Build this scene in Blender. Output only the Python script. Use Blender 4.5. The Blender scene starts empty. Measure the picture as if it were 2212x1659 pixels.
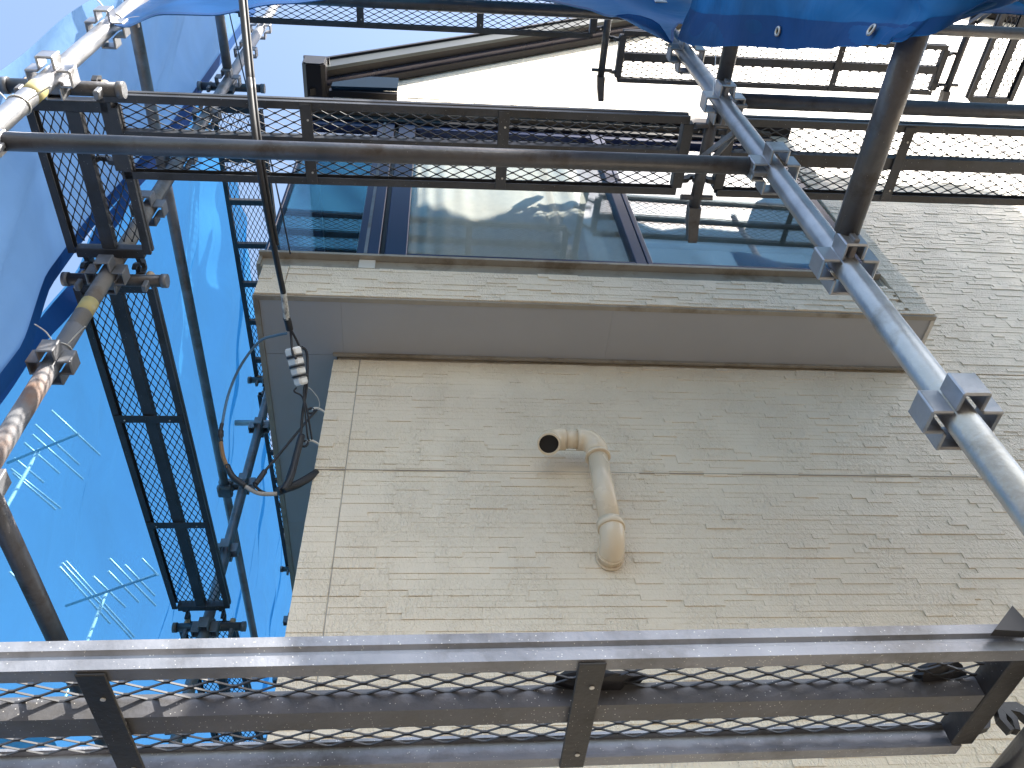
import bpy, bmesh, math, random
from mathutils import Vector, Matrix
import numpy as np

# ------------------------------------------------------------------ camera, world, sun, exposure
S = bpy.context.scene
H = 1.6                                   # camera height above the ground; all z below are relative to the camera
RC = [[0.99485838, -0.07830078, -0.06423233],
      [-0.02198847, -0.78609998, 0.61770812],
      [0.09886006, 0.61311973, 0.78377987]]   # rows: camera right, up, forward
FPX, CX, CY = 1784.353, 1106.0, 829.5         # focal length in pixels of a 2212 x 1659 picture
cd = bpy.data.cameras.new('camera')
cam = bpy.data.objects.new('camera', cd)
S.collection.objects.link(cam)
r, u, f = [Vector(v) for v in RC]
cam.matrix_world = Matrix(((r.x, u.x, -f.x, 0), (r.y, u.y, -f.y, 0), (r.z, u.z, -f.z, H), (0, 0, 0, 1)))
cd.sensor_width = 36.0
cd.lens = FPX / 2212.0 * 36.0
cd.clip_start = 0.02
cd.clip_end = 3000
S.camera = cam

SUN = Vector((0.50, -0.45, 0.80)).normalized()
w = bpy.data.worlds.new('World'); S.world = w; w.use_nodes = True
nt = w.node_tree; bg = nt.nodes['Background']
sky = nt.nodes.new('ShaderNodeTexSky'); sky.sky_type = 'NISHITA'; sky.sun_disc = False
sky.sun_elevation = math.asin(SUN.z); sky.sun_rotation = math.atan2(SUN.x, SUN.y)
sky.air_density = 1.0; sky.dust_density = 2.0; sky.ozone_density = 1.0
wb = nt.nodes.new('ShaderNodeMixRGB'); wb.blend_type = 'MULTIPLY'; wb.inputs['Fac'].default_value = 1.0; wb.inputs['Color2'].default_value = (1.02, 1.0, 0.93, 1)   # camera white balance, the same over the whole sky
nt.links.new(sky.outputs[0], wb.inputs['Color1']); nt.links.new(wb.outputs[0], bg.inputs[0]); bg.inputs[1].default_value = 0.15
sl = bpy.data.lights.new('sun', 'SUN'); sl.energy = 4.4; sl.angle = math.radians(0.5); sl.color = (1.0, 0.95, 0.87)
so = bpy.data.objects.new('sun', sl); S.collection.objects.link(so)
so.rotation_euler = SUN.to_track_quat('Z', 'Y').to_euler()
so.location = (3, -3, 12)
S.view_settings.view_transform = 'Standard'; S.view_settings.look = 'None'
S.view_settings.gamma = 1.0; S.view_settings.exposure = 1.72
S.cycles.max_bounces = 8; S.cycles.transparent_max_bounces = 12; S.cycles.diffuse_bounces = 4; S.cycles.glossy_bounces = 4

# ------------------------------------------------------------------ helpers
COL = S.collection
rnd = random.Random(7)

def ray(px, py):
    a, b = (px - CX) / FPX, -(py - CY) / FPX
    return r * a + u * b + f
def at(px, py, x=None, y=None, z=None):
    """picture pixel + one known coordinate -> point (z relative to camera)"""
    d = ray(px, py)
    k = x / d.x if x is not None else (y / d.y if y is not None else z / d.z)
    return d * k

class MB:
    def __init__(s): s.v = []; s.f = []; s.sm = []
    def add(s, vs, fs, smooth=False):
        o = len(s.v); s.v += [tuple(q) for q in vs]
        for q in fs: s.f.append(tuple(i + o for i in q)); s.sm.append(smooth)
        return s
    def box(s, a, b, M=None):
        x0, y0, z0 = a; x1, y1, z1 = b
        vs = [Vector(q) for q in ((x0,y0,z0),(x1,y0,z0),(x1,y1,z0),(x0,y1,z0),(x0,y0,z1),(x1,y0,z1),(x1,y1,z1),(x0,y1,z1))]
        if M is not None: vs = [M @ q for q in vs]
        return s.add(vs, [(3,2,1,0),(4,5,6,7),(0,1,5,4),(1,2,6,5),(2,3,7,6),(3,0,4,7)])
    def cbox(s, a, b, c, M=None):
        """box with chamfered edges"""
        bm = bmesh.new(); bmesh.ops.create_cube(bm, size=1)
        for q in bm.verts:
            q.co = Vector([(a[i] + b[i]) / 2 + q.co[i] * (b[i] - a[i]) for i in range(3)])
        bmesh.ops.bevel(bm, geom=list(bm.edges), offset=c, segments=1, affect='EDGES', clamp_overlap=True)
        bm.verts.index_update()
        vs = [q.co.copy() for q in bm.verts]
        if M is not None: vs = [M @ q for q in vs]
        s.add(vs, [tuple(q.index for q in fc.verts) for fc in bm.faces]); bm.free(); return s
    def path(s, pts, rad, n=10, caps=True, closed=False):
        pts = [Vector(p) for p in pts]; m = len(pts)
        rads = rad if isinstance(rad, (list, tuple)) else [rad] * m
        T = []
        for i in range(m):
            if closed: t = pts[(i + 1) % m] - pts[i - 1]
            else: t = pts[min(i + 1, m - 1)] - pts[max(i - 1, 0)]
            T.append(t.normalized() if t.length > 1e-9 else Vector((0, 0, 1)))
        up = Vector((0, 0, 1)) if abs(T[0].z) < 0.9 else Vector((1, 0, 0))
        N = (up - T[0] * up.dot(T[0])).normalized()
        vs = []
        for i in range(m):
            N = (N - T[i] * N.dot(T[i])).normalized(); B = T[i].cross(N)
            for k in range(n):
                a = 2 * math.pi * k / n
                vs.append(pts[i] + (N * math.cos(a) + B * math.sin(a)) * rads[i])
        fs = []
        for i in range(m if closed else m - 1):
            j = (i + 1) % m
            for k in range(n):
                k2 = (k + 1) % n
                fs.append((i*n+k, i*n+k2, j*n+k2, j*n+k))
        s.add(vs, fs, True)
        if caps and not closed:
            o = len(s.v) - len(vs)
            s.f.append(tuple(o + k for k in reversed(range(n)))); s.sm.append(False)
            s.f.append(tuple(o + (m-1)*n + k for k in range(n))); s.sm.append(False)
        return s
    def pipe(s, pts, ro, ri, n=20):
        """hollow tube"""
        pts = [Vector(p) for p in pts]
        s.path(pts, ro, n, caps=False); a = len(s.v) - n * len(pts)
        s.path(pts, ri, n, caps=False); b = len(s.v) - n * len(pts)
        m = len(pts)
        for base, flip in ((0, False), ((m-1)*n, True)):
            for k in range(n):
                k2 = (k + 1) % n
                q = (a+base+k, b+base+k, b+base+k2, a+base+k2)
                s.f.append(q[::-1] if flip else q); s.sm.append(False)
        return s
    def prism(s, poly, axis, t0, t1):
        """polygon of 2D points extruded along axis 0,1,2"""
        def P(q, t):
            l = list(q); l.insert(axis, t); return l
        n = len(poly)
        vs = [P(q, t0) for q in poly] + [P(q, t1) for q in poly]
        fs = [tuple(range(n))[::-1], tuple(range(n, 2*n))] + [(i, (i+1) % n, n+(i+1) % n, n+i) for i in range(n)]
        return s.add(vs, fs)
    def mesh(s, name, mat, off=(0, 0, 0), fix=True):
        me = bpy.data.meshes.new(name)
        o = Vector(off)
        me.from_pydata([tuple(Vector(q) - o) for q in s.v], [], s.f)
        me.polygons.foreach_set('use_smooth', s.sm)
        if fix:
            bm = bmesh.new(); bm.from_mesh(me); bmesh.ops.recalc_face_normals(bm, faces=list(bm.faces)); bm.to_mesh(me); bm.free()
        me.materials.append(mat); me.update()
        return me
    def build(s, name, mat, parent=None, kind=None, off=None, fix=True):
        """vertices are in world coordinates (relative to off of the parent chain)"""
        if off is None: off = origin(parent)
        o = bpy.data.objects.new(name, s.mesh(name, mat, off, fix)); COL.objects.link(o)
        if parent is not None: o.parent = parent
        else: o.location = off
        if kind: o['kind'] = kind
        return o

def origin(p):
    v = Vector((0, 0, 0))
    while p is not None: v += p.location; p = p.parent
    return v
def tag(o, label=None, cat=None, group=None, kind=None):
    if label: o['label'] = label
    if cat: o['category'] = cat
    if group: o['group'] = group
    if kind: o['kind'] = kind
    return o
def thing(name, loc, label, cat, group=None):
    o = bpy.data.objects.new(name, None); COL.objects.link(o); o.location = loc; o.empty_display_size = 0.1
    return tag(o, label, cat, group)
def copy_tree(o, parent=None):
    c = o.copy(); COL.objects.link(c)
    if parent is not None: c.parent = parent
    for ch in list(o.children): copy_tree(ch, c)
    return c
def link_mesh(name, me, parent, loc=(0, 0, 0), rz=0.0):
    o = bpy.data.objects.new(name, me); COL.objects.link(o); o.parent = parent; o.location = loc; o.rotation_euler = (0, 0, rz)
    return o

# ------------------------------------------------------------------ materials
def N(nt, t, **k):
    n = nt.nodes.new('ShaderNode' + t)
    for a, b in k.items(): setattr(n, a, b)
    return n
def mat(name, col, rough=0.5, metal=0.0, var=0.15, vscale=8.0, bump=0.0, bscale=60.0, specks=0.0, speckcol=(0.7, 0.7, 0.68),
        dirt=None, dscale=3.0, spec=0.5, coat=0.0, sscale=90.0):
    m = bpy.data.materials.new(name); m.use_nodes = True; nt = m.node_tree
    p = nt.nodes['Principled BSDF']; L = nt.links.new
    p.inputs['Roughness'].default_value = rough; p.inputs['Metallic'].default_value = metal
    p.inputs['Specular IOR Level'].default_value = spec; p.inputs['Coat Weight'].default_value = coat
    tc = N(nt, 'TexCoord'); gp = N(nt, 'NewGeometry')
    n1 = N(nt, 'TexNoise'); n1.inputs['Scale'].default_value = vscale; n1.inputs['Detail'].default_value = 6
    L(gp.outputs['Position'], n1.inputs['Vector'])
    cr = N(nt, 'ValToRGB'); e = cr.color_ramp.elements
    e[0].position = 0.3; e[1].position = 0.7
    e[0].color = tuple(c * (1 - var) for c in col) + (1,); e[1].color = tuple(min(1, c * (1 + var)) for c in col) + (1,)
    L(n1.outputs['Fac'], cr.inputs['Fac']); out = cr.outputs['Color']
    if dirt:
        n3 = N(nt, 'TexNoise'); n3.inputs['Scale'].default_value = dscale; n3.inputs['Detail'].default_value = 8; n3.inputs['Roughness'].default_value = 0.65
        L(gp.outputs['Position'], n3.inputs['Vector'])
        c3 = N(nt, 'ValToRGB'); c3.color_ramp.elements[0].position = 0.5; c3.color_ramp.elements[1].position = 0.66
        L(n3.outputs['Fac'], c3.inputs['Fac'])
        mx = N(nt, 'MixRGB'); L(c3.outputs['Color'], mx.inputs['Fac']); L(out, mx.inputs['Color1']); mx.inputs['Color2'].default_value = dirt + (1,); out = mx.outputs['Color']
    if specks:
        vo = N(nt, 'TexVoronoi'); vo.inputs['Scale'].default_value = sscale; L(gp.outputs['Position'], vo.inputs['Vector'])
        nn = N(nt, 'TexNoise'); nn.inputs['Scale'].default_value = 9.0; L(gp.outputs['Position'], nn.inputs['Vector'])
        ml = N(nt, 'Math', operation='MULTIPLY'); L(nn.outputs['Fac'], ml.inputs[0]); ml.inputs[1].default_value = specks
        lt = N(nt, 'Math', operation='LESS_THAN'); L(vo.outputs['Distance'], lt.inputs[0]); L(ml.outputs[0], lt.inputs[1])
        mx = N(nt, 'MixRGB'); L(lt.outputs[0], mx.inputs['Fac']); L(out, mx.inputs['Color1']); mx.inputs['Color2'].default_value = speckcol + (1,); out = mx.outputs['Color']
    L(out, p.inputs['Base Color'])
    rr = N(nt, 'MapRange'); L(n1.outputs['Fac'], rr.inputs['Value']); rr.inputs['To Min'].default_value = max(0.02, rough - 0.12); rr.inputs['To Max'].default_value = min(1, rough + 0.12)
    L(rr.outputs[0], p.inputs['Roughness'])
    if bump:
        n2 = N(nt, 'TexNoise'); n2.inputs['Scale'].default_value = bscale; n2.inputs['Detail'].default_value = 5
        L(gp.outputs['Position'], n2.inputs['Vector'])
        b = N(nt, 'Bump'); b.inputs['Strength'].default_value = bump; b.inputs['Distance'].default_value = 0.004
        L(n2.outputs['Fac'], b.inputs['Height']); L(b.outputs[0], p.inputs['Normal'])
    return m

M = {}
M['galv'] = mat('galvanised_steel', (0.40, 0.405, 0.42), 0.36, 0.75, 0.18, 14, 0.15, 120, dirt=(0.24, 0.23, 0.22), dscale=7, specks=0.05)
M['galvdull'] = mat('dull_galvanised_steel', (0.22, 0.225, 0.24), 0.48, 0.45, 0.2, 10, 0.15, 120, dirt=(0.15, 0.12, 0.10), dscale=6, specks=0.06)
M['rusty'] = mat('weathered_rusty_steel', (0.20, 0.20, 0.21), 0.6, 0.35, 0.25, 9, 0.3, 100, dirt=(0.20, 0.12, 0.08), dscale=5, specks=0.03)
M['tube'] = mat('dark_steel_tube', (0.095, 0.094, 0.102), 0.36, 0.4, 0.3, 11, 0.25, 90, dirt=(0.06, 0.05, 0.046), dscale=11, specks=0.07)
M['plank'] = mat('dark_plank_steel', (0.065, 0.066, 0.072), 0.45, 0.3, 0.22, 10, 0.25, 110, dirt=(0.05, 0.047, 0.046), dscale=6, specks=0.10)
M['nplank'] = mat('grey_spattered_plank_steel', (0.13, 0.13, 0.14), 0.5, 0.25, 0.25, 9, 0.2, 110, dirt=(0.11, 0.105, 0.10), dscale=6, specks=0.22, speckcol=(0.62, 0.6, 0.56), sscale=170)
M['nplankside'] = mat('skylit_spattered_rail_steel', (0.27, 0.275, 0.30), 0.42, 0.35, 0.25, 9, 0.2, 110, dirt=(0.13, 0.125, 0.125), dscale=6, specks=0.24, speckcol=(0.66, 0.64, 0.6), sscale=170)  # lighter copy of the plank steel, sky light put into the rails
M['nplankbar'] = mat('shaded_spattered_bar_steel', (0.05, 0.047, 0.047), 0.5, 0.25, 0.3, 9, 0.25, 110, dirt=(0.035, 0.03, 0.028), dscale=6, specks=0.14, speckcol=(0.5, 0.48, 0.45), sscale=170)  # darker copy of the plank steel, underside shade put into the bars
M['meshsteel'] = mat('expanded_mesh_steel', (0.07, 0.07, 0.073), 0.5, 0.45, 0.25, 12)
M['lug'] = mat('tan_painted_lug', (0.50, 0.36, 0.22), 0.6)
M['yellow'] = mat('faded_yellow_tape', (0.42, 0.36, 0.16), 0.6, dirt=(0.3, 0.3, 0.27), dscale=20)
M['white'] = mat('white_plastic', (0.78, 0.78, 0.76), 0.35, 0, 0.06)
M['wire'] = mat('pale_tie_wire', (0.62, 0.6, 0.56), 0.45, 0.4)
M['black'] = mat('black_cable_rubber', (0.014, 0.014, 0.018), 0.5, 0, 0.3, 30)
M['bluecable'] = mat('blue_grey_cable', (0.06, 0.14, 0.24), 0.5)
M['browncable'] = mat('brown_taped_cable', (0.22, 0.12, 0.05), 0.6)
M['greycable'] = mat('grey_cable', (0.34, 0.32, 0.30), 0.6)
M['tape'] = mat('dirty_white_tape', (0.55, 0.55, 0.52), 0.6, 0, 0.2, 60, dirt=(0.12, 0.12, 0.12), dscale=45)
M['navy'] = mat('navy_aluminium', (0.012, 0.022, 0.075), 0.32, 0.2, 0.1, 4)
M['darkbrown'] = mat('dark_brown_sheet_metal', (0.012, 0.009, 0.010), 0.4, 0.0, 0.12, 5, spec=0.3)
M['bluegrey'] = mat('dark_blue_sheet_metal', (0.012, 0.028, 0.05), 0.8, 0.0, 0.1, 4, spec=0.05)
M['trim'] = mat('beige_metal_trim', (0.36, 0.32, 0.26), 0.45, 0.1, 0.15, 6, dirt=(0.22, 0.18, 0.13), dscale=6)
M['pipe'] = mat('painted_beige_pvc', (0.72, 0.60, 0.44), 0.25, 0, 0.05, 8, 0.08, 200)
M['hole'] = mat('dark_hole_fill', (0.02, 0.018, 0.018), 0.9)  # near-black fill, darkness of openings put into the colour
M['soffit'] = mat('grey_painted_soffit_board', (0.375, 0.37, 0.372), 0.5, 0, 0.03, 5, 0.05, 40)
M['joint'] = mat('sealant_joint', (0.42, 0.385, 0.335), 0.6, 0, 0.05)
M['cream'] = mat('cream_eave_board', (0.66, 0.62, 0.55), 0.5, 0, 0.04)
M['curtain'] = mat('white_lace_curtain', (0.76, 0.70, 0.60), 0.9, 0, 0.05, 30)
M['alum'] = mat('bright_aluminium', (0.75, 0.74, 0.72), 0.4, 0.5)
M['ground'] = mat('dark_warm_ground', (0.078, 0.064, 0.048), 0.9, 0, 0.2, 2.5, 0.4, 40)  # darkened to stand in for shaded ground and hold back its bounce
M['stucco'] = mat('pale_stucco', (0.50, 0.47, 0.42), 0.9, 0, 0.1, 3, 0.3, 80)
M['tiles'] = mat('grey_roof_tile', (0.12, 0.12, 0.13), 0.7, 0, 0.25, 5)
M['brass'] = mat('tarnished_grommet', (0.50, 0.48, 0.44), 0.35, 0.8)

def siding_mat():
    m = bpy.data.materials.new('cream_painted_stone_siding'); m.use_nodes = True; nt = m.node_tree; L = nt.links.new
    p = nt.nodes['Principled BSDF']; p.inputs['Specular IOR Level'].default_value = 0.5
    gp = N(nt, 'NewGeometry'); mp = N(nt, 'Mapping'); mp.inputs['Scale'].default_value = (1.25, 1, 0.8); L(gp.outputs['Position'], mp.inputs['Vector'])
    big = N(nt, 'TexNoise'); big.inputs['Scale'].default_value = 5.5; big.inputs['Detail'].default_value = 3; L(mp.outputs[0], big.inputs['Vector'])
    msk = N(nt, 'MapRange'); msk.inputs['From Min'].default_value = 0.36; msk.inputs['From Max'].default_value = 0.58; msk.inputs['To Min'].default_value = 0.25; L(big.outputs['Fac'], msk.inputs['Value'])
    n1 = N(nt, 'TexNoise'); n1.inputs['Scale'].default_value = 95; n1.inputs['Detail'].default_value = 3; n1.inputs['Distortion'].default_value = 0.9; L(mp.outputs[0], n1.inputs['Vector'])
    n2 = N(nt, 'TexNoise'); n2.inputs['Scale'].default_value = 230; n2.inputs['Detail'].default_value = 2; L(gp.outputs['Position'], n2.inputs['Vector'])
    mu = N(nt, 'Math', operation='MULTIPLY'); L(n1.outputs['Fac'], mu.inputs[0]); L(msk.outputs[0], mu.inputs[1])
    ad = N(nt, 'Math', operation='MULTIPLY_ADD'); L(n2.outputs['Fac'], ad.inputs[0]); ad.inputs[1].default_value = 0.10; L(mu.outputs[0], ad.inputs[2])
    b = N(nt, 'Bump'); b.inputs['Strength'].default_value = 1.0; b.inputs['Distance'].default_value = 0.0075; L(ad.outputs[0], b.inputs['Height']); L(b.outputs[0], p.inputs['Normal'])
    lo = N(nt, 'TexNoise'); lo.inputs['Scale'].default_value = 1.7; lo.inputs['Detail'].default_value = 5; L(gp.outputs['Position'], lo.inputs['Vector'])
    cr = N(nt, 'ValToRGB'); e = cr.color_ramp.elements; e[0].position = 0.3; e[1].position = 0.7
    e[0].color = (0.76, 0.65, 0.50, 1); e[1].color = (0.79, 0.69, 0.54, 1); L(lo.outputs['Fac'], cr.inputs['Fac']); L(cr.outputs[0], p.inputs['Base Color'])
    p.inputs['Roughness'].default_value = 0.42
    return m
M['siding'] = siding_mat()

def tarp_mat(name, col, trans, transp, var=0.12, thru=None, bump=0.25, tval=1.3, tsat=1.0, tcol=None):
    m = bpy.data.materials.new(name); m.use_nodes = True; nt = m.node_tree; L = nt.links.new
    for n in list(nt.nodes): nt.nodes.remove(n)
    out = N(nt, 'OutputMaterial'); gp = N(nt, 'NewGeometry')
    n1 = N(nt, 'TexNoise'); n1.inputs['Scale'].default_value = 2.2; n1.inputs['Detail'].default_value = 7; n1.inputs['Distortion'].default_value = 1.2; L(gp.outputs['Position'], n1.inputs['Vector'])
    cr = N(nt, 'ValToRGB'); e = cr.color_ramp.elements; e[0].position = 0.3; e[1].position = 0.72
    e[0].color = tuple(c * (1 - var) for c in col) + (1,); e[1].color = tuple(min(1, c * (1 + var)) for c in col) + (1,); L(n1.outputs['Fac'], cr.inputs['Fac'])
    nb = N(nt, 'TexNoise'); nb.inputs['Scale'].default_value = 4; nb.inputs['Detail'].default_value = 3; nb.inputs['Distortion'].default_value = 1.5; L(gp.outputs['Position'], nb.inputs['Vector'])
    bp = N(nt, 'Bump'); bp.inputs['Strength'].default_value = bump; bp.inputs['Distance'].default_value = 0.03; L(nb.outputs['Fac'], bp.inputs['Height'])
    pr = N(nt, 'BsdfPrincipled'); pr.inputs['Roughness'].default_value = 0.55; pr.inputs['Specular IOR Level'].default_value = 0.25; L(cr.outputs[0], pr.inputs['Base Color']); L(bp.outputs[0], pr.inputs['Normal'])
    tl = N(nt, 'BsdfTranslucent'); L(bp.outputs[0], tl.inputs['Normal'])
    hs = N(nt, 'HueSaturation'); hs.inputs['Saturation'].default_value = tsat; hs.inputs['Value'].default_value = tval; L(cr.outputs[0], hs.inputs['Color']); L(hs.outputs[0], tl.inputs['Color'])
    if tcol:
        nt.links.remove(tl.inputs['Color'].links[0]); tl.inputs['Color'].default_value = tcol + (1,)
    m1 = N(nt, 'MixShader'); m1.inputs[0].default_value = trans; L(pr.outputs[0], m1.inputs[1]); L(tl.outputs[0], m1.inputs[2])
    tp = N(nt, 'BsdfTransparent'); tp.inputs['Color'].default_value = (thru or (0.3, 0.65, 1.0)) + (1,)
    m2 = N(nt, 'MixShader'); m2.inputs[0].default_value = transp; L(m1.outputs[0], m2.inputs[1]); L(tp.outputs[0], m2.inputs[2])
    L(m2.outputs[0], out.inputs['Surface'])
    return m
M['tarp'] = tarp_mat('blue_tarpaulin', (0.008, 0.10, 0.29), 0.38, 0.0, var=0.5, bump=0.3)
M['tarpleft'] = tarp_mat('backlit_blue_tarpaulin', (0.008, 0.095, 0.32), 0.45, 0.0, var=0.3, tcol=(0.07, 0.26, 0.44))
M['tarplit'] = tarp_mat('sunlit_blue_tarpaulin', (0.10, 0.20, 0.33), 0.42, 0.0, tval=1.25)  # paler copy of the blue tarp, sun glow put into its colour
M['tarpthin'] = tarp_mat('thin_sheer_blue_sheet', (0.045, 0.32, 0.66), 0.6, 0.45, thru=(0.36, 0.74, 1.0))
M['tarppale'] = tarp_mat('pale_grey_blue_sheet', (0.20, 0.36, 0.60), 0.5, 0.12, thru=(0.5, 0.72, 1.0))
M['hem'] = tarp_mat('dark_blue_hem', (0.012, 0.08, 0.26), 0.25, 0.0)

def glass_mat(name, ior, tint):
    m = bpy.data.materials.new(name); m.use_nodes = True; nt = m.node_tree; L = nt.links.new
    for n in list(nt.nodes): nt.nodes.remove(n)
    out = N(nt, 'OutputMaterial'); fr = N(nt, 'Fresnel')
    gb = N(nt, 'NewGeometry'); mr = N(nt, 'MapRange'); L(gb.outputs['Backfacing'], mr.inputs['Value']); mr.inputs['To Min'].default_value = ior; mr.inputs['To Max'].default_value = 1 / ior; L(mr.outputs[0], fr.inputs['IOR'])
    tp = N(nt, 'BsdfTransparent'); tp.inputs['Color'].default_value = tint + (1,)
    gl = N(nt, 'BsdfGlossy'); gl.inputs['Roughness'].default_value = 0.015; gl.inputs['Color'].default_value = (0.95, 0.97, 1, 1)
    gp = N(nt, 'NewGeometry'); nz = N(nt, 'TexNoise'); nz.inputs['Scale'].default_value = 1.6; L(gp.outputs['Position'], nz.inputs['Vector'])
    bp = N(nt, 'Bump'); bp.inputs['Strength'].default_value = 0.02; bp.inputs['Distance'].default_value = 0.03; L(nz.outputs['Fac'], bp.inputs['Height']); L(bp.outputs[0], gl.inputs['Normal'])
    mx = N(nt, 'MixShader'); L(fr.outputs[0], mx.inputs[0]); L(tp.outputs[0], mx.inputs[1]); L(gl.outputs[0], mx.inputs[2]); L(mx.outputs[0], out.inputs['Surface'])
    return m
M['glass'] = glass_mat('reflective_window_glass', 2.8, (0.72, 0.80, 0.84))
M['sideglass'] = glass_mat('clear_side_glass', 1.5, (0.85, 0.92, 0.95))
M['glassclear'] = glass_mat('clear_window_glass', 1.45, (0.9, 0.92, 0.92))

# ------------------------------------------------------------------ ground
g = MB().box((-60, -60, -1.9), (60, 80, -1.6)).build('ground', M['ground'])
tag(g, kind='structure')

# ------------------------------------------------------------------ the house
YW, YB = 1.845, 1.585          # main wall plane, projecting room plane
XL = -0.354                    # left corner of the main wall
house = thing('house', (2.6, 4.0, -1.6), 'cream house with stone pattern siding and projecting glazed upper room', 'house')
def roofz(x): return 5.682 + 0.76 * (x + 0.24)
RX = 4.6
wallm = MB().prism([(XL + 0.012, -1.6), (9.5, -1.6), (9.5, roofz(RX) - 0.76 * (9.5 - RX)), (RX, roofz(RX)), (XL + 0.012, roofz(XL))], 1, YW + 0.012, 9.0)
wall = wallm.build('wall', M['siding'], house)

# siding stones -------------------------------------------------------
ROW = 0.0190
def stone_mesh(l, h, j):
    rr = random.Random(j); d = 0.013; c = 0.0007
    vs = []
    for (a, b) in ((-1, -1), (1, -1), (1, 1), (-1, 1)): vs.append((a*l/2, 0, b*h/2))
    for (a, b) in ((-1, -1), (1, -1), (1, 1), (-1, 1)): vs.append((a*l/2, -d + c, b*h/2))
    for (a, b) in ((-1, -1), (1, -1), (1, 1), (-1, 1)): vs.append((a*(l/2 - c), -d - rr.uniform(0, 0.0004), b*(h/2 - c)))
    fs = []
    for k in range(4):
        k2 = (k + 1) % 4
        fs += [(k, k2, 4+k2, 4+k), (4+k, 4+k2, 8+k2, 8+k)]
    fs.append((8, 9, 10, 11))
    return vs, fs
LENS = [0.05, 0.08, 0.115, 0.155, 0.21, 0.28, 0.094, 0.047, 0.030]
HTS = [0.0190, 0.038]
SH = {(i, h, j): stone_mesh(LENS[i], HTS[h] , i*10+h*100+j) for i in range(len(LENS)) for h in range(2) for j in range(3)}
stone_list = []
def lay(x0, x1, z0, z1, y, top=None, strip=False):
    z = z0; skip = []
    while z + ROW <= z1 + 1e-6:
        x = x0; 
        while x < x1 - 0.02:
            i = rnd.choices(range(6), (5, 6, 5, 4, 2, 1))[0]
            if strip: i = rnd.choice((6, 6, 7)) if x < x0 + 0.001 else 7
            l = LENS[i]
            if not strip and x + l > x1: l = None
            if l is None:
                c = [k for k in range(6) if x + LENS[k] <= x1 + 0.012]
                if not c: break
                i = c[-1]; l = LENS[i]
            dep = rnd.choices((0.0, 0.0008, 0.0015, 0.0024, 0.0036), (4, 4, 4, 3, 2))[0] + 0.0006 * math.sin(z * 17 + x * 3.1)
            cx, cz = x + l/2, z + ROW/2
            if top is None or cz + ROW < top(cx):
                stone_list.append((i, 0, rnd.randrange(3), cx, y - dep + 0.012, cz))
            x += l
        z += ROW
lay(XL, XL + 0.094, -0.2, 2.49, YW, strip=True)                       # corner strip
lay(-0.2565, 2.9, -0.2, 2.49, YW)
lay(1.905, 3.6, 2.49, 4.6, YW)
lay(XL, 5.2, 4.35, 5.3, YW, top=roofz)
def screen(x, y, z):
    c = [RC[k][0]*x + RC[k][1]*y + RC[k][2]*z for k in range(3)]
    if c[2] <= 0: return None
    return CX + FPX*c[0]/c[2], CY - FPX*c[1]/c[2], c[2]
def rank(s):
    q = screen(s[3], s[4], s[5])
    if q is None or not (0 < q[0] < 2212 and 640 < q[1] < 1372): return -1
    return LENS[s[0]] / q[2]**2
order = sorted(range(len(stone_list)), key=lambda k: -rank(stone_list[k]))
single = set(order[:300])
SM = {}
rest = MB()
for k, s in enumerate(stone_list):
    key = s[:3]
    if k in single:
        if key not in SM:
            b = MB(); b.add(*SH[key]); SM[key] = b.mesh('stone', M['siding'])
        o = link_mesh('stone', SM[key], wall, Vector(s[3:]) - origin(wall))
    else:
        rest.add([(a + s[3], b + s[4], c + s[5]) for a, b, c in SH[key][0]], SH[key][1])
rest.build('stone_facing', M['siding'], wall, 'stuff', fix=False)
MB().box((-0.2598, YW + 0.001, -0.2), (-0.2567, YW + 0.012, 2.49)).build('vertical_joint', M['joint'], wall)
# panel joint: a thin strip in the joint colour
MB().box((XL, YW - 0.0065, 1.8978), (2.9, YW - 0.0015, 1.8990)).build('panel_joint', M['joint'], wall)

# projecting room ------------------------------------------------------
ZS = 2.505
room = MB().box((-0.622, YB + 0.014, ZS + 0.02), (1.90, YW + 0.02, 2.71)).build('projecting_floor', M['siding'], house)
MB().box((-0.622, YW + 0.022, ZS + 0.02), (XL + 0.01, 6.0, 2.71)).build('side_projection', M['siding'], house)
stone_list = []
lay(-0.617, -0.523, ZS + 0.004, 2.712, YB, strip=True)
lay(-0.520, 1.80, ZS + 0.004, 2.712, YB)
lay(1.803, 1.897, ZS + 0.004, 4.3, YB, strip=True)
bm_ = MB()
for s in stone_list:
    key = s[:3]; bm_.add([(a + s[3], b + s[4], c + s[5]) for a, b, c in SH[key][0]], SH[key][1])
bm_.build('stone_facing', M['siding'], room, 'stuff', fix=False)
MB().box((1.79, YB + 0.014, 2.712), (1.90, YW + 0.02, 4.34)).build('corner_column', M['siding'], house)
# soffit boards, each its own board with a hairline gap
xs = [-0.602, -0.32, 0.66, 1.885]
for a, b in zip(xs[:-1], xs[1:]):
    MB().box((a + 0.0003, YB + 0.022, ZS), (b - 0.0003, YW - 0.004, ZS + 0.018)).build('soffit_board', M['soffit'], house)
ys = [YW - 0.0026, 2.75, 3.65, 4.55, 6.0]
for a, b in zip(ys[:-1], ys[1:]):
    MB().box((-0.602, a + 0.0003, ZS), (XL + 0.008, b - 0.0003, ZS + 0.018)).build('soffit_board', M['soffit'], house)
MB().box((-0.6215, YB + 0.003, ZS - 0.006), (1.90, YB + 0.0215, ZS + 0.003)).build('drip_edge', M['trim'], house)
MB().box((-0.6215, YB + 0.0225, ZS - 0.006), (-0.6025, 6.0, ZS + 0.019)).build('drip_edge', M['trim'], house)
MB().box((1.8855, YB + 0.0225, ZS - 0.006), (1.901, YW - 0.004, ZS + 0.019)).build('drip_edge', M['cream'], house)
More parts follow.
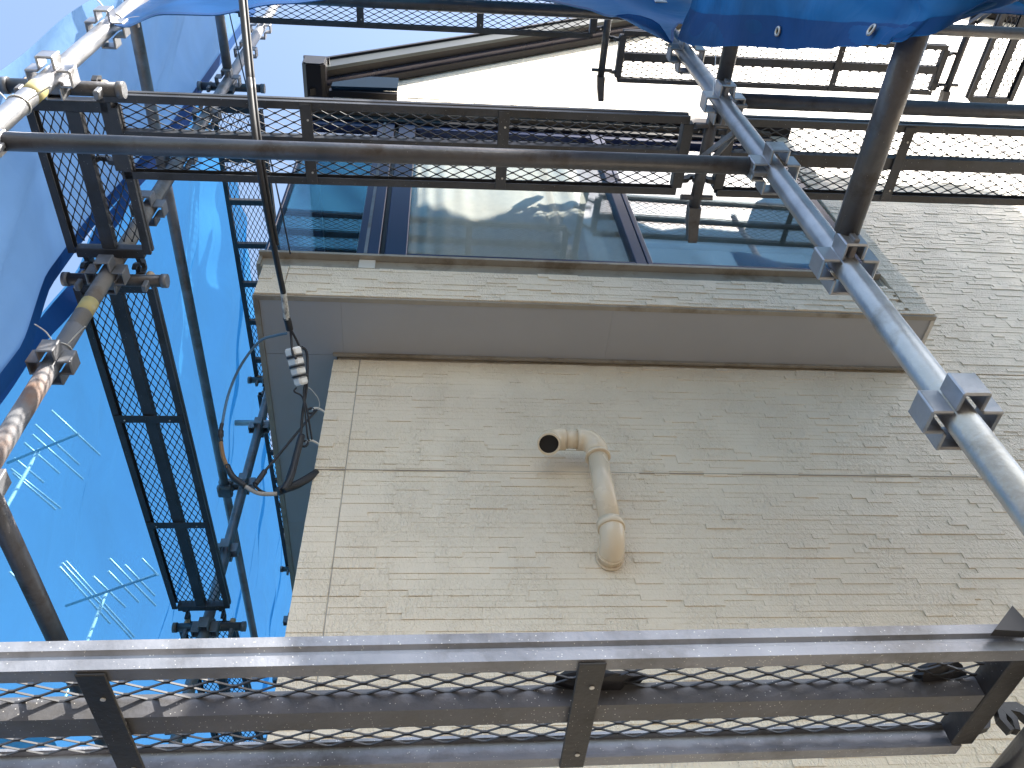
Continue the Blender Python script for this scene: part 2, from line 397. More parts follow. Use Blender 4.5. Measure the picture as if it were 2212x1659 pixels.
MB().box((XL - 0.004, YW - 0.016, ZS - 0.012), (1.885, YW - 0.0055, ZS - 0.0005)).build('soffit_bead', M['trim'], house)
# metal cap under the glazing, with a cover piece
cap = MB().box((-0.633, YB + 0.012, 2.713), (1.79, YW, 2.775)).box((-0.645, YB - 0.014, 2.776), (1.792, YB + 0.05, 2.79)).build('sill_flashing', M['trim'], house)
MB().box((-0.275, YB + 0.004, 2.714), (-0.215, YB + 0.0115, 2.774)).build('cover_piece', M['cream'], house)
MB().box((-0.645, YB + 0.002, 2.712), (-0.632, 6.0, 2.79)).build('side_flashing', M['trim'], house)

# glazing -----------------------------------------------------------------
ZB, ZT = 2.791, 4.16
def window(label_x0, x1, frame, pane_mat, slots=()):
    x0 = label_x0
    wn = bpy.data.objects.new('window', None); COL.objects.link(wn); wn.parent = house
    wn.location = Vector((x0, YB, ZB)) - origin(house)
    l, rr_, b, t = frame
    MB().cbox((x0, YB, ZB), (x0 + l, YB + 0.06, ZT), 0.003).build('jamb', M['navy'], wn)
    MB().cbox((x1 - rr_, YB, ZB), (x1, YB + 0.06, ZT), 0.003).build('jamb', M['navy'], wn)
    MB().cbox((x0 + l, YB + 0.004, ZB), (x1 - rr_, YB + 0.056, ZB + b), 0.003).build('sill_rail', M['navy'], wn)
    MB().cbox((x0 + l, YB + 0.004, ZT - t), (x1 - rr_, YB + 0.056, ZT), 0.003).build('head_rail', M['navy'], wn)
    MB().box((x0 + l - 0.004, YB + 0.026, ZB + b - 0.004), (x1 - rr_ + 0.004, YB + 0.032, ZT - t + 0.004)).build('pane', pane_mat, wn)
    for sx in slots:
        MB().box((sx, YB - 0.004, ZB + 0.02), (sx + 0.012, YB - 0.0005, ZT)).build('track', M['galvdull'], wn)
    return wn
window(-0.632, -0.205, (0.012, 0.085, 0.035, 0.05), M['glass'], slots=(-0.262,))
window(-0.185, 0.845, (0.085, 0.045, 0.045, 0.05), M['glassclear'])
window(0.848, 1.788, (0.022, 0.04, 0.045, 0.05), M['glass'])
MB().box((-0.204, YB + 0.02, ZB), (-0.186, YB + 0.058, ZT)).build('mullion_groove', M['darkbrown'], house)
# bars for tube reflections in the right pane, curtain behind the middle pane
cur = MB()
nu = 260
vs = []; fs = []
for i in range(nu + 1):
    x = -0.14 + 1.02 * i / nu
    for j, z in enumerate((2.80, 3.4, 4.15)):
        a = 0.0035 * math.sin(i * 0.34 + 1.6 * math.sin(i * 0.047)) * (0.5 + 0.5 * math.sin(i * 0.031 + 1)) + 0.006 * math.sin(i * 0.083 + j * 0.3)
        vs.append((x, 1.675 + a * (1.25 - 0.25 * j), z))
for i in range(nu):
    for j in range(2): fs.append((i*3+j, (i+1)*3+j, (i+1)*3+j+1, i*3+j+1))
cur.add(vs, fs, True); cur.build('curtain', M['curtain'], house, fix=False)
MB().box((-0.632, YB + 0.075, 2.80), (1.788, YW + 0.01, 2.806)).build('room_floor_sill', M['trim'], house)
for z in (3.18, 3.42):
    MB().path([(0.88, 1.70, z), (1.75, 1.70, z)], 0.012, 10).build('reflection_bar', M['cream'], house)  # added cream bars that stand in for tubes mirrored in the pane
# left return of the glazing
sg = bpy.data.objects.new('side_window', None); COL.objects.link(sg); sg.parent = house; sg.location = Vector((-0.632, YB, ZB)) - origin(house)
MB().box((-0.630, YB + 0.062, ZB + 0.03), (-0.625, 5.9, ZT - 0.05)).build('pane', M['sideglass'], sg)
MB().box((-0.632, YB + 0.062, ZB), (-0.60, 5.95, ZB + 0.029)).build('sill_rail', M['navy'], sg)
MB().box((-0.632, YB + 0.062, ZT - 0.049), (-0.60, 5.95, ZT)).build('head_rail', M['navy'], sg)
for yy in (2.9, 4.3):
    MB().box((-0.638, yy, ZB + 0.03), (-0.60, yy + 0.05, ZT - 0.05)).build('jamb', M['navy'], sg)
# head box of the projecting room: shutter casing, boards, little roof
MB().cbox((-0.64, YB - 0.01, 4.163), (1.80, YW, 4.225), 0.004).build('head_casing', M['darkbrown'], house)
MB().cbox((-0.64, YB - 0.03, 4.227), (1.80, YW, 4.262), 0.004).build('head_board', mat('worn_wood_edge', (0.10, 0.07, 0.045), 0.6, dirt=(0.05, 0.04, 0.03)), house)
MB().cbox((-0.66, YB - 0.05, 4.264), (1.92, YW, 4.345), 0.004).build('head_fascia', M['darkbrown'], house)
MB().box((-0.66, YW + 0.001, 4.163), (XL, 6.0, 4.345)).build('side_head_fascia', M['darkbrown'], house)

# roof ---------------------------------------------------------------------
roof = bpy.data.objects.new('roof', None); COL.objects.link(roof); roof.parent = house; roof.location = Vector((RX, 1.7, 6)) - origin(house)
def slope(x): return roofz(x) + 0.005
XG = -0.78
def rslab(y0, y1, dz0, dz1, m, nm):
    ze = slope(XG); zr = slope(RX); zq = zr - 0.76 * (9.9 - RX)
    MB().prism([(XG, ze + dz0), (RX, zr + dz0), (9.9, zq + dz0), (9.9, zq + dz1), (RX, zr + dz1), (XG, ze + dz1)], 1, y0, y1).build(nm, m, roof)
rslab(1.70, 1.722, 0.0, 0.145, mat('grey_green_bargeboard', (0.05, 0.058, 0.058), 0.45, 0.1, 0.1, 5), 'bargeboard')
rslab(1.7225, 9.2, 0.03, 0.14, M['darkbrown'], 'roof_deck')
rslab(1.685, 9.25, 0.147, 0.175, M['darkbrown'], 'roof_covering')
rslab(1.775, 1.800, -0.02, 0.028, mat('purple_brown_trim', (0.075, 0.065, 0.08), 0.3, 0.3), 'rake_moulding')
rslab(1.8005, 1.842, -0.055, 0.028, M['darkbrown'], 'rake_moulding')
# boxed eave end and soffit
MB().prism([(-0.627, 5.05), (-0.237, 5.08), (-0.237, 5.27), (-0.41, 5.262), (-0.627, 5.12)], 1, 1.715, 1.735).build('eave_end_panel', M['bluegrey'], roof)
MB().box((-0.64, 1.736, 5.03), (-0.236, 1.775, 5.075)).build('eave_end_trim', M['darkbrown'], roof)
MB().box((-0.62, 1.7755, 5.038), (XL - 0.002, 9.0, 5.058)).build('eave_soffit', M['cream'], roof)
MB().box((XL - 0.0015, 1.7755, 5.038), (-0.238, 1.842, 5.058)).build('eave_soffit', M['cream'], roof)
gut = MB().prism([(-0.685, 5.40), (-0.685, 5.27), (-0.71, 5.245), (-0.80, 5.245), (-0.825, 5.27), (-0.825, 5.40), (-0.835, 5.41), (-0.835, 5.43), (-0.675, 5.43), (-0.675, 5.40)], 1, 1.66, 9.2)
gut.build('gutter', M['darkbrown'], roof)
MB().prism([(-0.693, 5.395), (-0.693, 5.275), (-0.715, 5.253), (-0.795, 5.253), (-0.817, 5.275), (-0.817, 5.395)], 1, 1.652, 1.659).build('gutter_end_cap', M['black'], roof)

# vent pipe on the wall ------------------------------------------------------
vp = thing('vent_pipe', (0.53, 1.79, 1.50), 'beige painted plastic vent pipe bent over on the cream siding wall', 'pipe')
RP = 0.0315; YP = 1.757
def arc(c, a, b, r0, n=9):
    """quarter bend about c from direction a to direction b"""
    a = Vector(a); b = Vector(b); c = Vector(c)
    return [c + a * r0 * math.cos(t) + b * r0 * math.sin(t) for t in [math.pi/2 * i / n for i in range(n + 1)]]
RB = 0.045
lo = [Vector((0.527, YW - 0.006, 1.538))] + arc((0.527, YP + RB, 1.538 + RB), (0, 0, -1), (0, -1, 0), RB) + [Vector((0.527, YP, 1.60))]
MB().path(lo, RP + 0.0045, 24).build('elbow', M['pipe'], vp)
MB().path([(0.527, YP, 1.58), (0.527, YP, 1.605)], RP + 0.0085, 24).build('socket_rim', M['pipe'], vp)
MB().path([(0.527, YP + 0.052, 1.538), (0.527, YP + 0.058, 1.538)], RP + 0.0085, 24).build('socket_rim', M['pipe'], vp)
MB().path([(0.527, YP, 1.60), (0.532, YP, 1.90)], RP, 24).build('riser', M['pipe'], vp)
up = [Vector((0.532, YP, 1.885))] + arc((0.532 - RB, YP, 1.918), (1, 0, 0), (0, 0, 1), RB) + [Vector((0.475, YP, 1.963))]
MB().path(up, RP + 0.0045, 24).build('elbow', M['pipe'], vp)
MB().path([(0.532, YP, 1.878), (0.532, YP, 1.888)], RP + 0.0085, 24).build('socket_rim', M['pipe'], vp)
MB().path([(0.478, YP, 1.963), (0.430, YP, 1.963)], RP - 0.001, 24).build('cross_pipe', M['pipe'], vp)
OD = Vector((-0.10, -0.45, -0.88)).normalized()     # the mouth looks down and a little outward
dn = [Vector((0.437, YP, 1.963))] + [p for p in [Vector((0.425, YP, 1.963)) + Vector((-1, 0, 0)) * 0.043 * math.sin(t) + OD * 0.043 * (1 - math.cos(t)) for t in [math.pi/2 * i / 9 for i in range(10)]]]
dn.append(dn[-1] + OD * 0.022)
MB().pipe(dn, RP + 0.0045, RP - 0.0005, 24).build('outlet_elbow', M['pipe'], vp)
MB().path([dn[-1] - OD * 0.014, dn[-1] - OD * 0.010], RP - 0.0007, 20).build('outlet_shade', M['hole'], vp)  # near-black disc stands in for the shade inside the pipe
MB().path([(0.527, YW - 0.004, 1.538), (0.527, YW - 0.012, 1.538)], RP + 0.009, 24).build('wall_collar', M['pipe'], vp)

# ------------------------------------------------------------------ scaffold
TH = -0.0169
EX = Vector((math.cos(TH), math.sin(TH), 0)); EY = Vector((-math.sin(TH), math.cos(TH), 0))
R1 = Vector((0.80, 0.755, 0)); L1 = R1 - EX * 1.80; L2 = L1 + EY * 0.60; L3 = L2 + EY * 1.80; L4 = L3 + EY * 1.80
R0 = R1 - EY * 0.60; R2 = R1 + EX * 1.80; R3 = R2 + EX * 1.80
def ZK(k): return 0.02 + 0.45 * k
# wedge pocket: a U-shaped steel cup, open above and below
def pocket_mesh(m):
    b = MB(); rp = 0.0225; t = 0.0062; hw = 0.0225; d = 0.034; h = 0.054
    b.cbox((-hw, rp, -h/2), (-hw + t, rp + d, h/2), 0.002)
    b.cbox((hw - t, rp, -h/2), (hw, rp + d, h/2), 0.002)
    b.cbox((-hw, rp + d - t, -h/2 + 0.0002), (hw, rp + d + 0.0003, h/2 - 0.0002), 0.003)
    return b.mesh('wedge_pocket', m)
PK = {k: pocket_mesh(M[k]) for k in ('galv', 'galvdull', 'rusty')}
def pole(p, label, ztop, ks, matk='galv', lowmat=None, zsplit=None, yaws=(0, 1, 2, 3), collars=()):
    t = thing('scaffold_pole', (p.x, p.y, -1.6), label, 'pole', 'upright poles of the scaffold')
    o = origin(t)
    if zsplit is None:
        MB().path([(p.x, p.y, -1.57), (p.x, p.y, ztop)], 0.0243, 28).build('tube', M[matk], t)
    else:
        MB().path([(p.x, p.y, -1.57), (p.x, p.y, zsplit)], 0.0243, 28).build('tube', M[lowmat], t)
        MB().path([(p.x, p.y, zsplit + 0.0005), (p.x, p.y, ztop)], 0.0243, 28).build('tube', M[matk], t)
    MB().cbox((p.x - 0.06, p.y - 0.06, -1.598), (p.x + 0.06, p.y + 0.06, -1.57), 0.004).build('base_plate', M['galvdull'], t)
    for k in ks:
        mk = matk if (zsplit is None or ZK(k) > zsplit) else lowmat
        for q in yaws: link_mesh('wedge_pocket', PK[mk], t, Vector((p.x, p.y, ZK(k))) - o, TH + q * math.pi / 2)
    for z, m in collars:
        MB().path([(p.x, p.y, z - 0.03), (p.x, p.y, z + 0.03)], 0.0247, 28).build('tape_band', M[m], t)
    return t
pole(L1, 'bright silver scaffold pole at the upper left beside the pale sheet', 5.9, range(2, 12), 'galv', collars=((2.14, 'yellow'),))
pole(L2, 'weathered scaffold pole with rusty lower half between the two left tarps', 5.6, range(1, 12), 'galvdull', 'rusty', 1.98, collars=((2.08, 'yellow'),))
pole(L3, 'grey scaffold pole standing behind the hanging cables, left of the house corner', 5.4, range(1, 11), 'galvdull')
pole(L4, 'farthest scaffold pole at the left side, mostly hidden behind the house', 5.4, range(1, 11), 'galvdull')
pole(R1, 'shiny silver scaffold pole slanting across the right half of the picture', 5.8, range(1, 12), 'galv')
pole(R2, 'scaffold pole beyond the right edge holding up the blue tarp', 6.4, range(4, 12), 'galv')
pole(R0, 'street-side scaffold pole just out of view where the leaning tube ends', 6.4, (3, 5), 'galv')
pole(R2 - EY * 0.6, 'street-side scaffold pole out of view to the right carrying the sunlit tarp', 6.4, (3, 5), 'galv')
pole(R3 - EY * 0.6, 'last street-side scaffold pole out of view at the end of the sunlit tarp', 6.6, (3, 5), 'galv')

# horizontal tubes with wedge heads
def rail(a, b, label, m='tube', rad=0.02135, head=True, group='horizontal rails of the scaffold', name='scaffold_rail', cut=0.055):
    a = Vector(a); b = Vector(b); d = (b - a).normalized()
    t = thing(name, (a + b) / 2, label, 'tube', group)
    MB().path([a + d * cut, b - d * cut], rad, 24).build('tube', M[m], t)
    if head:
        for p, s in ((a, 1), (b, -1)):
            c = p + d * s * 0.04
            Mx = Matrix.Translation(c) @ d.to_track_quat('X', 'Z').to_matrix().to_4x4()
            MB().cbox((-0.018, -0.006, -0.050), (0.024, 0.006, 0.030), 0.002, Mx).build('wedge_head', M['galvdull'], t)
    return t
def lv(p, z): return Vector((p.x, p.y, z))
z4, z5, z7 = ZK(4), ZK(5), ZK(7)
rail(lv(L1, z4 + .012), lv(R1, z4 + .012), 'dark steel rail crossing in front of the upper plank from left pole to right pole')
rail(lv(R1, z5 + .02), lv(R2, z5 + .02), 'dark steel rail running right from the silver pole above the right plank')
rail(lv(L1, z7 + .01), lv(R1, z7 + .01), 'dark steel rail along the top of the picture, partly under the blue tarp')
rail(lv(R1, z7 + .01), lv(R2, z7 + .01), 'dark steel rail emerging from under the blue tarp at the upper right corner')
rail(lv(R1, ZK(3) + .03), lv(R0, ZK(3) + .03), 'thick dark tube rising toward the viewer from the lower socket of the right pole', rad=0.0243)
rail(lv(R1, z5 + .03), lv(R0, z5 + .03), 'short visible dark tube hanging below the tarp edge above the right pole socket')
rail(lv(L2, ZK(3) + .02), lv(L3, ZK(3) + .02), 'dark tube leaning down at the lower left edge in front of the sheer blue tarp', rad=0.0243)
rail(lv(L1, ZK(9) + .02), lv(L2, ZK(9) + .02), 'short grey tube coming down beside the cables under the top tarp', m='galvdull')
rail((-1.06, 0.62, 3.14), (-1.045, 4.75, 3.14), 'long grey tube running along the outside of the left planks', m='galvdull', head=False, cut=0.0)
rail((-1.10, 3.185, 3.655), (-0.80, 3.18, 3.655), 'short bright tube stub crossing the pole behind the cables', m='galv', head=False, cut=0, rad=0.017)
# clamp joining the long tube to the pole behind
cl = thing('pipe_clamp', (-1.045, 3.19, 3.14), 'dark double clamp joining the outer tube to the pole behind the cables', 'clamp')
MB().cbox((-1.085, 3.15, 3.10), (-1.01, 3.225, 3.135), 0.008).build('jaw', M['galvdull'], cl)
MB().cbox((-1.085, 3.15, 3.145), (-1.01, 3.225, 3.18), 0.008).build('jaw', M['galvdull'], cl)
MB().path([(-1.03, 3.19, 3.165), (-0.97, 3.187, 3.165)], 0.016, 12).build('link_tube', M['galvdull'], cl)
MB().path([(-1.07, 3.155, 3.085), (-1.07, 3.155, 3.2)], 0.007, 8).build('bolt', M['galvdull'], cl)

# brackets ------------------------------------------------------------------
def bracket_arm(p, z, length, label):
    t = thing('scaffold_bracket', (p.x, p.y, z), label, 'bracket', 'brackets carrying the front planks')
    q = lv(p, z + 0.05); e = EY
    MB().path([q + e * 0.03, q + e * length], 0.0175, 20).build('arm', M['tube'], t)
    Mx = Matrix.Translation(q) @ Matrix.Rotation(TH, 4, 'Z')
    b = MB(); b.prism([(length - 0.03, -0.020), (length + 0.02, -0.024), (length + 0.075, -0.030), (length + 0.088, -0.022), (length + 0.086, -0.008), (length + 0.03, 0.020), (length - 0.03, 0.020)], 0, -0.016, 0.016)
    b.v = [(v[0] * (1.15 - 3.5 * max(0, v[1] - length)) + 0.14 * max(0, v[1] - length), v[1], v[2]) for v in b.v]
    b.v = [tuple(Mx @ Vector(v)) for v in b.v]; b.build('end_stop', M['tube'], t)
    b = MB().cbox((-0.007, 0.026, -0.095), (0.007, 0.05, -0.002), 0.002, Mx); b.build('wedge', M['galvdull'], t)
    for s in (-1, 1):
        a0 = Vector((0.004 * s, 0.03, -0.20)); a1 = Vector((0.020 * s, 0.19, -0.005)); d = a1 - a0
        Q = Mx @ Matrix.Translation((a0 + a1) / 2) @ d.to_track_quat('X', 'Y').to_matrix().to_4x4()
        MB().cbox((-d.length / 2, -0.009, -0.003), (d.length / 2, 0.009, 0.003), 0.001, Q).build('brace', M['galvdull'], t)
    for yy in (0.085, length - 0.06):
        b = MB(); b.path([Mx @ Vector((-0.05, yy, -0.004)), Mx @ Vector((0.05, yy, -0.004))], 0.0085, 10); b.build('stop_pin', M['tube'], t)
    return t
bracket_arm(R1, z5, 0.37, 'steel bracket with a boot-shaped end stop between the two upper planks')
bracket_arm(R1, ZK(1), 0.37, 'dark bracket at the lower right end of the near plank')
bracket_arm(R1, ZK(9), 0.55, 'bracket hanging below the top tarp in front of the white gable')
bracket_arm(R2, ZK(9), 0.55, 'bracket between the two mesh planks at the upper right corner')
def bracket_tee(p, z, label):
    t = thing('scaffold_bracket', (p.x, p.y, z), label, 'bracket', 'short cross brackets on the left poles')
    q = lv(p, z + 0.045) - EY * 0.0
    a, b = q - EX * 0.152, q + EX * 0.152
    off = EY * 0.046
    MB().path([a + off, b + off], 0.0195, 20).build('arm', M['tube'], t)
    for c, s in ((a, -1), (b, 1)):
        MB().path([c + off + EX * s * -0.012, c + off + EX * s * 0.006], 0.0225, 20).build('end_cap', M['galvdull'], t)
    for s in (-0.10, 0.10):
        c = q + off + EX * s
        MB().path([c + Vector((0, 0, 0.012)) - EX * 0.004, c + Vector((0, 0, 0.038)) - EX * 0.004], 0.013, 12).build('lug', M['lug'], t)
        MB().cbox((-0.008, -0.012, -0.052), (0.008, 0.012, -0.012), 0.003, Matrix.Translation(c)).build('hook_stop', M['galvdull'], t)
    MB().cbox((-0.028, -0.004, -0.07), (0.028, 0.03, 0.02), 0.003, Matrix.Translation(q + EY * 0.012)).build('wedge', M['galvdull'], t)
    return t
bracket_tee(L1, z5, 'dark cross bracket with two tan lugs on the bright upper left pole')
bracket_tee(L2, z5, 'dark cross bracket joining the two left planks end to end')
bracket_tee(L3, z5, 'dark cross bracket at the lower end of the long left plank')
bracket_tee(L2, ZK(9), 'cross bracket seen against the sky behind the drop cables')
bracket_tee(L3, ZK(9), 'dark cross bracket at the joint of the ladder-like planks beside the house')
bracket_tee(L4, ZK(9), 'cross bracket at the far lower end of the ladder-like planks')

# planks --------------------------------------------------------------------
def mesh_field(b, x0, x1, y0, y1, z, LW=0.051, SW=0.025, wd=0.0034, th=0.0032):
    s = SW / 2; n = int((y1 - y0) / s); y0 = y0 + ((y1 - y0) - n * s) / 2
    m = int((x1 - x0) / (LW / 2))
    nl = 0.006
    for k in range(n + 1):
        pts = []
        for i in range(m + 1):
            x = x0 + i * LW / 2; sg = 1 if (i + k) % 2 == 0 else -1
            y = y0 + k * s + sg * (0.5 * s - wd * 0.42)
            y = min(max(y, y0 - 0.002), y1 + 0.002)
            pts += [(max(x - nl/2, x0 - 0.006), y), (min(x + nl/2, x1 + 0.006), y)]
        vs = []; fs = []
        for (x, y) in pts:
            vs += [(x, y - wd/2, z), (x, y + wd/2, z + 0.0009), (x, y + wd/2, z + th), (x, y - wd/2, z + th - 0.0009)]
        for i in range(len(pts) - 1):
            o = i * 4
            for q in range(4): fs.append((o + q, o + (q + 1) % 4, o + 4 + (q + 1) % 4, o + 4 + q))
        b.add(vs, fs)
def plank_proto(length, width, bars, label, steel, rungs=False, mid=True, zmat='meshsteel', x_off=0.0):
    t = thing('scaffold_plank', (0, 0, 0), label, 'plank', 'steel mesh planks of the scaffold')
    L, W = length / 2, width; st = M[steel]; sd = M.get(steel + 'side', st); br = M.get(steel + 'bar', st)
    # side rails: a folded channel with a groove along the outer face
    for s in (0, 1):
        prof = [(0, 0), (0.022, 0), (0.022, 0.004), (0.006, 0.004), (0.006, 0.034), (0.018, 0.034), (0.018, 0.038), (0, 0.038), (0, 0.025), (0.0055, 0.021), (0.0055, 0.017), (0, 0.013)]
        if s: prof = [(W - a, c) for a, c in prof][::-1]
        b = MB(); b.prism(prof, 0, -L, L); b.build('side_rail', sd, t)
    for s in (-1, 1):
        b = MB().cbox((s * L - 0.016, 0.0225, 0.001), (s * L + 0.016, W - 0.0225, 0.036), 0.002); b.build('end_bar', br, t)
        for yy in (0.045, W - 0.045):
            h = MB().prism([(0.0, 0.004), (0.026, 0.010), (0.040, 0.030), (0.062, 0.036), (0.070, 0.020), (0.066, 0.006), (0.074, 0.004), (0.081, 0.022), (0.072, 0.046), (0.036, 0.046), (0.020, 0.034), (0.0, 0.034)], 1, yy - 0.007, yy + 0.007)
            h.v = [(s * (L + 0.012) + s * x * 0.85, y, z) for x, y, z in h.v]
            h.build('hook', br, t)
    rows = [(0.0235, W - 0.0235)]
    if mid:
        c = W / 2
        MB().prism([(c - 0.019, 0.0035), (c + 0.019, 0.0035), (c + 0.019, 0.007), (c - 0.0155, 0.007), (c - 0.0155, 0.030), (c + 0.012, 0.030), (c + 0.012, 0.0335), (c - 0.019, 0.0335)], 0, -L + 0.017, L - 0.017).build('middle_rail', st, t)
        rows = [(0.0235, c - 0.020), (c + 0.020, W - 0.0235)]
    for bx in bars:
        if rungs: MB().cbox((bx - 0.015, 0.0065, 0.002), (bx + 0.015, W - 0.0065, 0.030), 0.002).build('rung', st, t)
        else:
            cb = MB().cbox((bx - 0.0165, 0.004, -0.0045), (bx + 0.0165, W - 0.004, -0.0006), 0.0012).build('cross_bar', br, t)
            for yy in (0.05, W - 0.04):
                MB().path([(bx + 0.004, yy, -0.0062), (bx + 0.004, yy, -0.0048)], 0.0032, 8).build('rivet', M['wire'], cb)
    b = MB()
    for (a, c) in rows: mesh_field(b, -L + 0.02, L - 0.02, a, c, 0.026 if not rungs else 0.031)
    b.build('mesh', M[zmat], t, 'stuff', fix=False)
    return t
def put(t, x, y, z, rz, label=None):
    t.location = (x, y, z); t.rotation_euler = (0, 0, rz)
    if label: t['label'] = label
    return t
WP = 0.247
near = plank_proto(1.65, WP, (-0.28, 0.28), 'grey paint-spattered plank crossing the whole bottom of the picture', 'nplank')
put(near, -0.085, 0.835, 0.547, TH)
pa = plank_proto(1.65, WP, (-0.28, 0.28), 'dark mesh plank across the window, hung between left and right poles', 'plank')
put(pa, -0.085, 0.837, 2.335, TH)
put(copy_tree(pa), 1.695, 0.808, 2.335, TH, 'dark mesh plank running off to the right behind the leaning tube')
put(copy_tree(near), 1.70, 0.805, 0.547, TH, 'continuation of the near plank just past the lower right corner')
put(copy_tree(pa), -0.875, 2.30, 2.335, math.pi/2 + TH, 'long dark mesh plank slanting down the left side over the sheer tarp')
put(copy_tree(pa), -0.845, 4.10, 2.335, math.pi/2 + TH, 'next left plank seen only through the mesh of the near plank')
put(copy_tree(pa), -0.085, 0.873, 4.135, TH, 'highest mesh plank against the sky, partly behind the top tarp')
put(copy_tree(pa), 1.72, 1.045, 4.135, TH, 'mesh plank in front of the white sunlit gable at the upper right')
put(copy_tree(pa), 2.99, 0.46, 4.135, math.pi/2 + TH, 'mesh plank at the far upper right pointing toward the viewer')
ps = plank_proto(0.46, WP, (), 'short mesh plank between the two left poles, end on to the bracket', 'plank')
put(ps, -0.876, 1.118, 2.335, math.pi/2 + TH)
pb = plank_proto(1.70, WP, (-0.59, -0.35, -0.09, 0.16, 0.42, 0.70), 'ladder-like mesh plank beside the drop cables, left of the window', 'plank', rungs=True, mid=False)
put(pb, -0.848, 2.40, 4.135, math.pi/2 + TH)
put(copy_tree(pb), -0.818, 4.22, 4.135, math.pi/2 + TH, 'lower ladder-like mesh plank hugging the left edge of the soffit')
rail((2.62, 1.345, 4.165), (3.35, 1.335, 4.165), 'cross tube under the end of the far upper right plank', head=False, cut=0)

# ------------------------------------------------------------------ tarps
def sheet(name, label, matk, fn, nu, nv, group='blue sheets hung round the scaffold', hem=None, base=None):
    vs = []; fs = []
    for i in range(nu + 1):
        for j in range(nv + 1): vs.append(fn(i / nu, j / nv))
    for i in range(nu):
        for j in range(nv): fs.append((i*(nv+1)+j, (i+1)*(nv+1)+j, (i+1)*(nv+1)+j+1, i*(nv+1)+j+1))
    t = thing(name, base or vs[0], label, 'tarp', group)
    MB().add(vs, fs, True).build('cloth', M[matk], t, fix=False)
    return t
def interp(pts, x):
    if x <= pts[0][0]: return pts[0][1]
    for (a, b), (c, d) in zip(pts[:-1], pts[1:]):
        if x <= c:
            s = (x - a) / (c - a); s = s * s * (3 - 2 * s) * 0.35 + s * 0.65
            return b + (d - b) * s
    return pts[-1][1]
def wr(a, b, sc, seed=0):
    return (math.sin(a * 3.1 * sc + 1.7 * math.sin(b * 2.3 * sc + seed)) + 0.6 * math.sin(b * 5.2 * sc + a * 2.1 * sc + seed * 2.1) + 0.35 * math.sin((a + b) * 9.7 * sc + seed))
# top tarp, bay between the left and right poles
EA = [(-1.02, 2.74), (-0.90, 2.62), (-0.66, 2.655), (-0.5, 2.80), (-0.2, 3.00), (0.15, 3.09), (0.372, 3.03), (0.50, 2.94), (0.582, 2.80), (0.635, 2.535), (0.672, 2.505), (0.70, 2.53), (0.735, 2.68), (0.80, 2.84), (1.0, 2.98)]
def fa(a, b):
    x = -1.02 + 2.02 * a; z0 = interp(EA, x); z = z0 + (6.0 - z0) * b ** 1.6
    hang = math.exp(-((x - 0.66) / 0.09) ** 2) * math.exp(-b * 14)
    y = 0.705 - 0.012 * x + 0.020 * wr(x * 2, z, 1.0, 1) * min(1, 0.25 + b * 3) - 0.05 * hang + 0.03 * math.sin(x * 38) * hang
    if x < -0.8: y += 0.05 * (1 - math.exp(-((x + 0.8) / 0.1) ** 2))
    return (x, y, z)
ta = sheet('tarp', 'bright blue tarp along the top with a drooping corner by the right pole', 'tarpleft', fa, 120, 60)
EBP = [(1462, 84, 2.62), (1500, 99, 2.35), (1580, 101, 2.02), (1675, 104, 1.80), (1760, 105, 1.62), (1870, 98, 1.42), (1930, 92, 1.33), (2020, 70, 1.26), (2120, 32, 1.22), (2212, -10, 1.25), (2330, -80, 1.45), (2500, -200, 1.9)]
EB3 = [ray(p[0], p[1]) * p[2] for p in EBP]
def fb(a, b):
    """canopy slung below the street-side tubes: the edge sags, the cloth runs back toward the street"""
    t = a * (len(EB3) - 1); i = min(int(t), len(EB3) - 2); q = t - i
    p0 = EB3[max(i-1, 0)]; p1 = EB3[i]; p2 = EB3[i+1]; p3 = EB3[min(i+2, len(EB3)-1)]
    e = 0.5 * ((2*p1) + (p2-p0)*q + (2*p0-5*p1+4*p2-p3)*q*q + (3*p1-p0-3*p2+p3)*q**3)
    k = min(1, 0.05 + b * 1.6)
    m = e.copy(); m.y += (0.125 - e.y) * b; m.x += 0.05 * b
    m.z += 0.05 * b - 0.05 * math.sin(math.pi * b)
    m.z += 0.042 * wr(a * 4.2, b * 3.5, 1.0, 4) * k + 0.006 * math.sin(a * 90 + 5 * math.sin(a * 13)) * math.exp(-b * 3); m.x += 0.01 * wr(a * 6, b * 3, 1.0, 2) * k
    return tuple(m)
tb = sheet('tarp', 'dark blue tarp with hem and metal eyelets sagging at the upper right', 'tarp', fb, 120, 60)
def fd(a, b):
    x = 0.66 + 4.6 * a; z0 = 1.42 if x > 0.9 else 1.42 + (0.9 - x) * 2.0; zt = 6.28 + 0.09 * math.sin(a * 17) + 0.05 * math.sin(a * 41) + 1.25 * min(1, max(0, (x - 2.7) / 0.7)); z = z0 + (zt - z0) * b
    return (x, 0.10 - 0.012 * x + 0.025 * wr(x * 1.3, z * 1.2, 1.0, 4), z)
sheet('tarp', 'unseen sunlit blue tarp above the picture, shaped to shade the wall and mirrored in the right window pane', 'tarplit', fd, 110, 70)  # out-of-view tarp, its edges shaped for the shade on the wall
def hem_strip(t, fn, b0, b1, n, name, m, dy=-0.004, dz=0.0):
    vs = []; fs = []
    for i in range(n + 1):
        for b in (b0, b1):
            q = fn(i / n, b); vs.append((q[0], q[1] + dy, q[2] + dz - (0.003 if b == b0 else 0)))
    for i in range(n): fs.append((i*2, i*2+2, i*2+3, i*2+1))
    MB().add(vs, fs, True).build(name, m, t, fix=False)
M['tarpdark'] = tarp_mat('doubled_blue_hem', (0.0055, 0.068, 0.23), 0.31, 0.0, var=0.3)
hem_strip(tb, fb, 0.0, 0.17, 120, 'hem', M['tarpdark'], dz=-0.004)
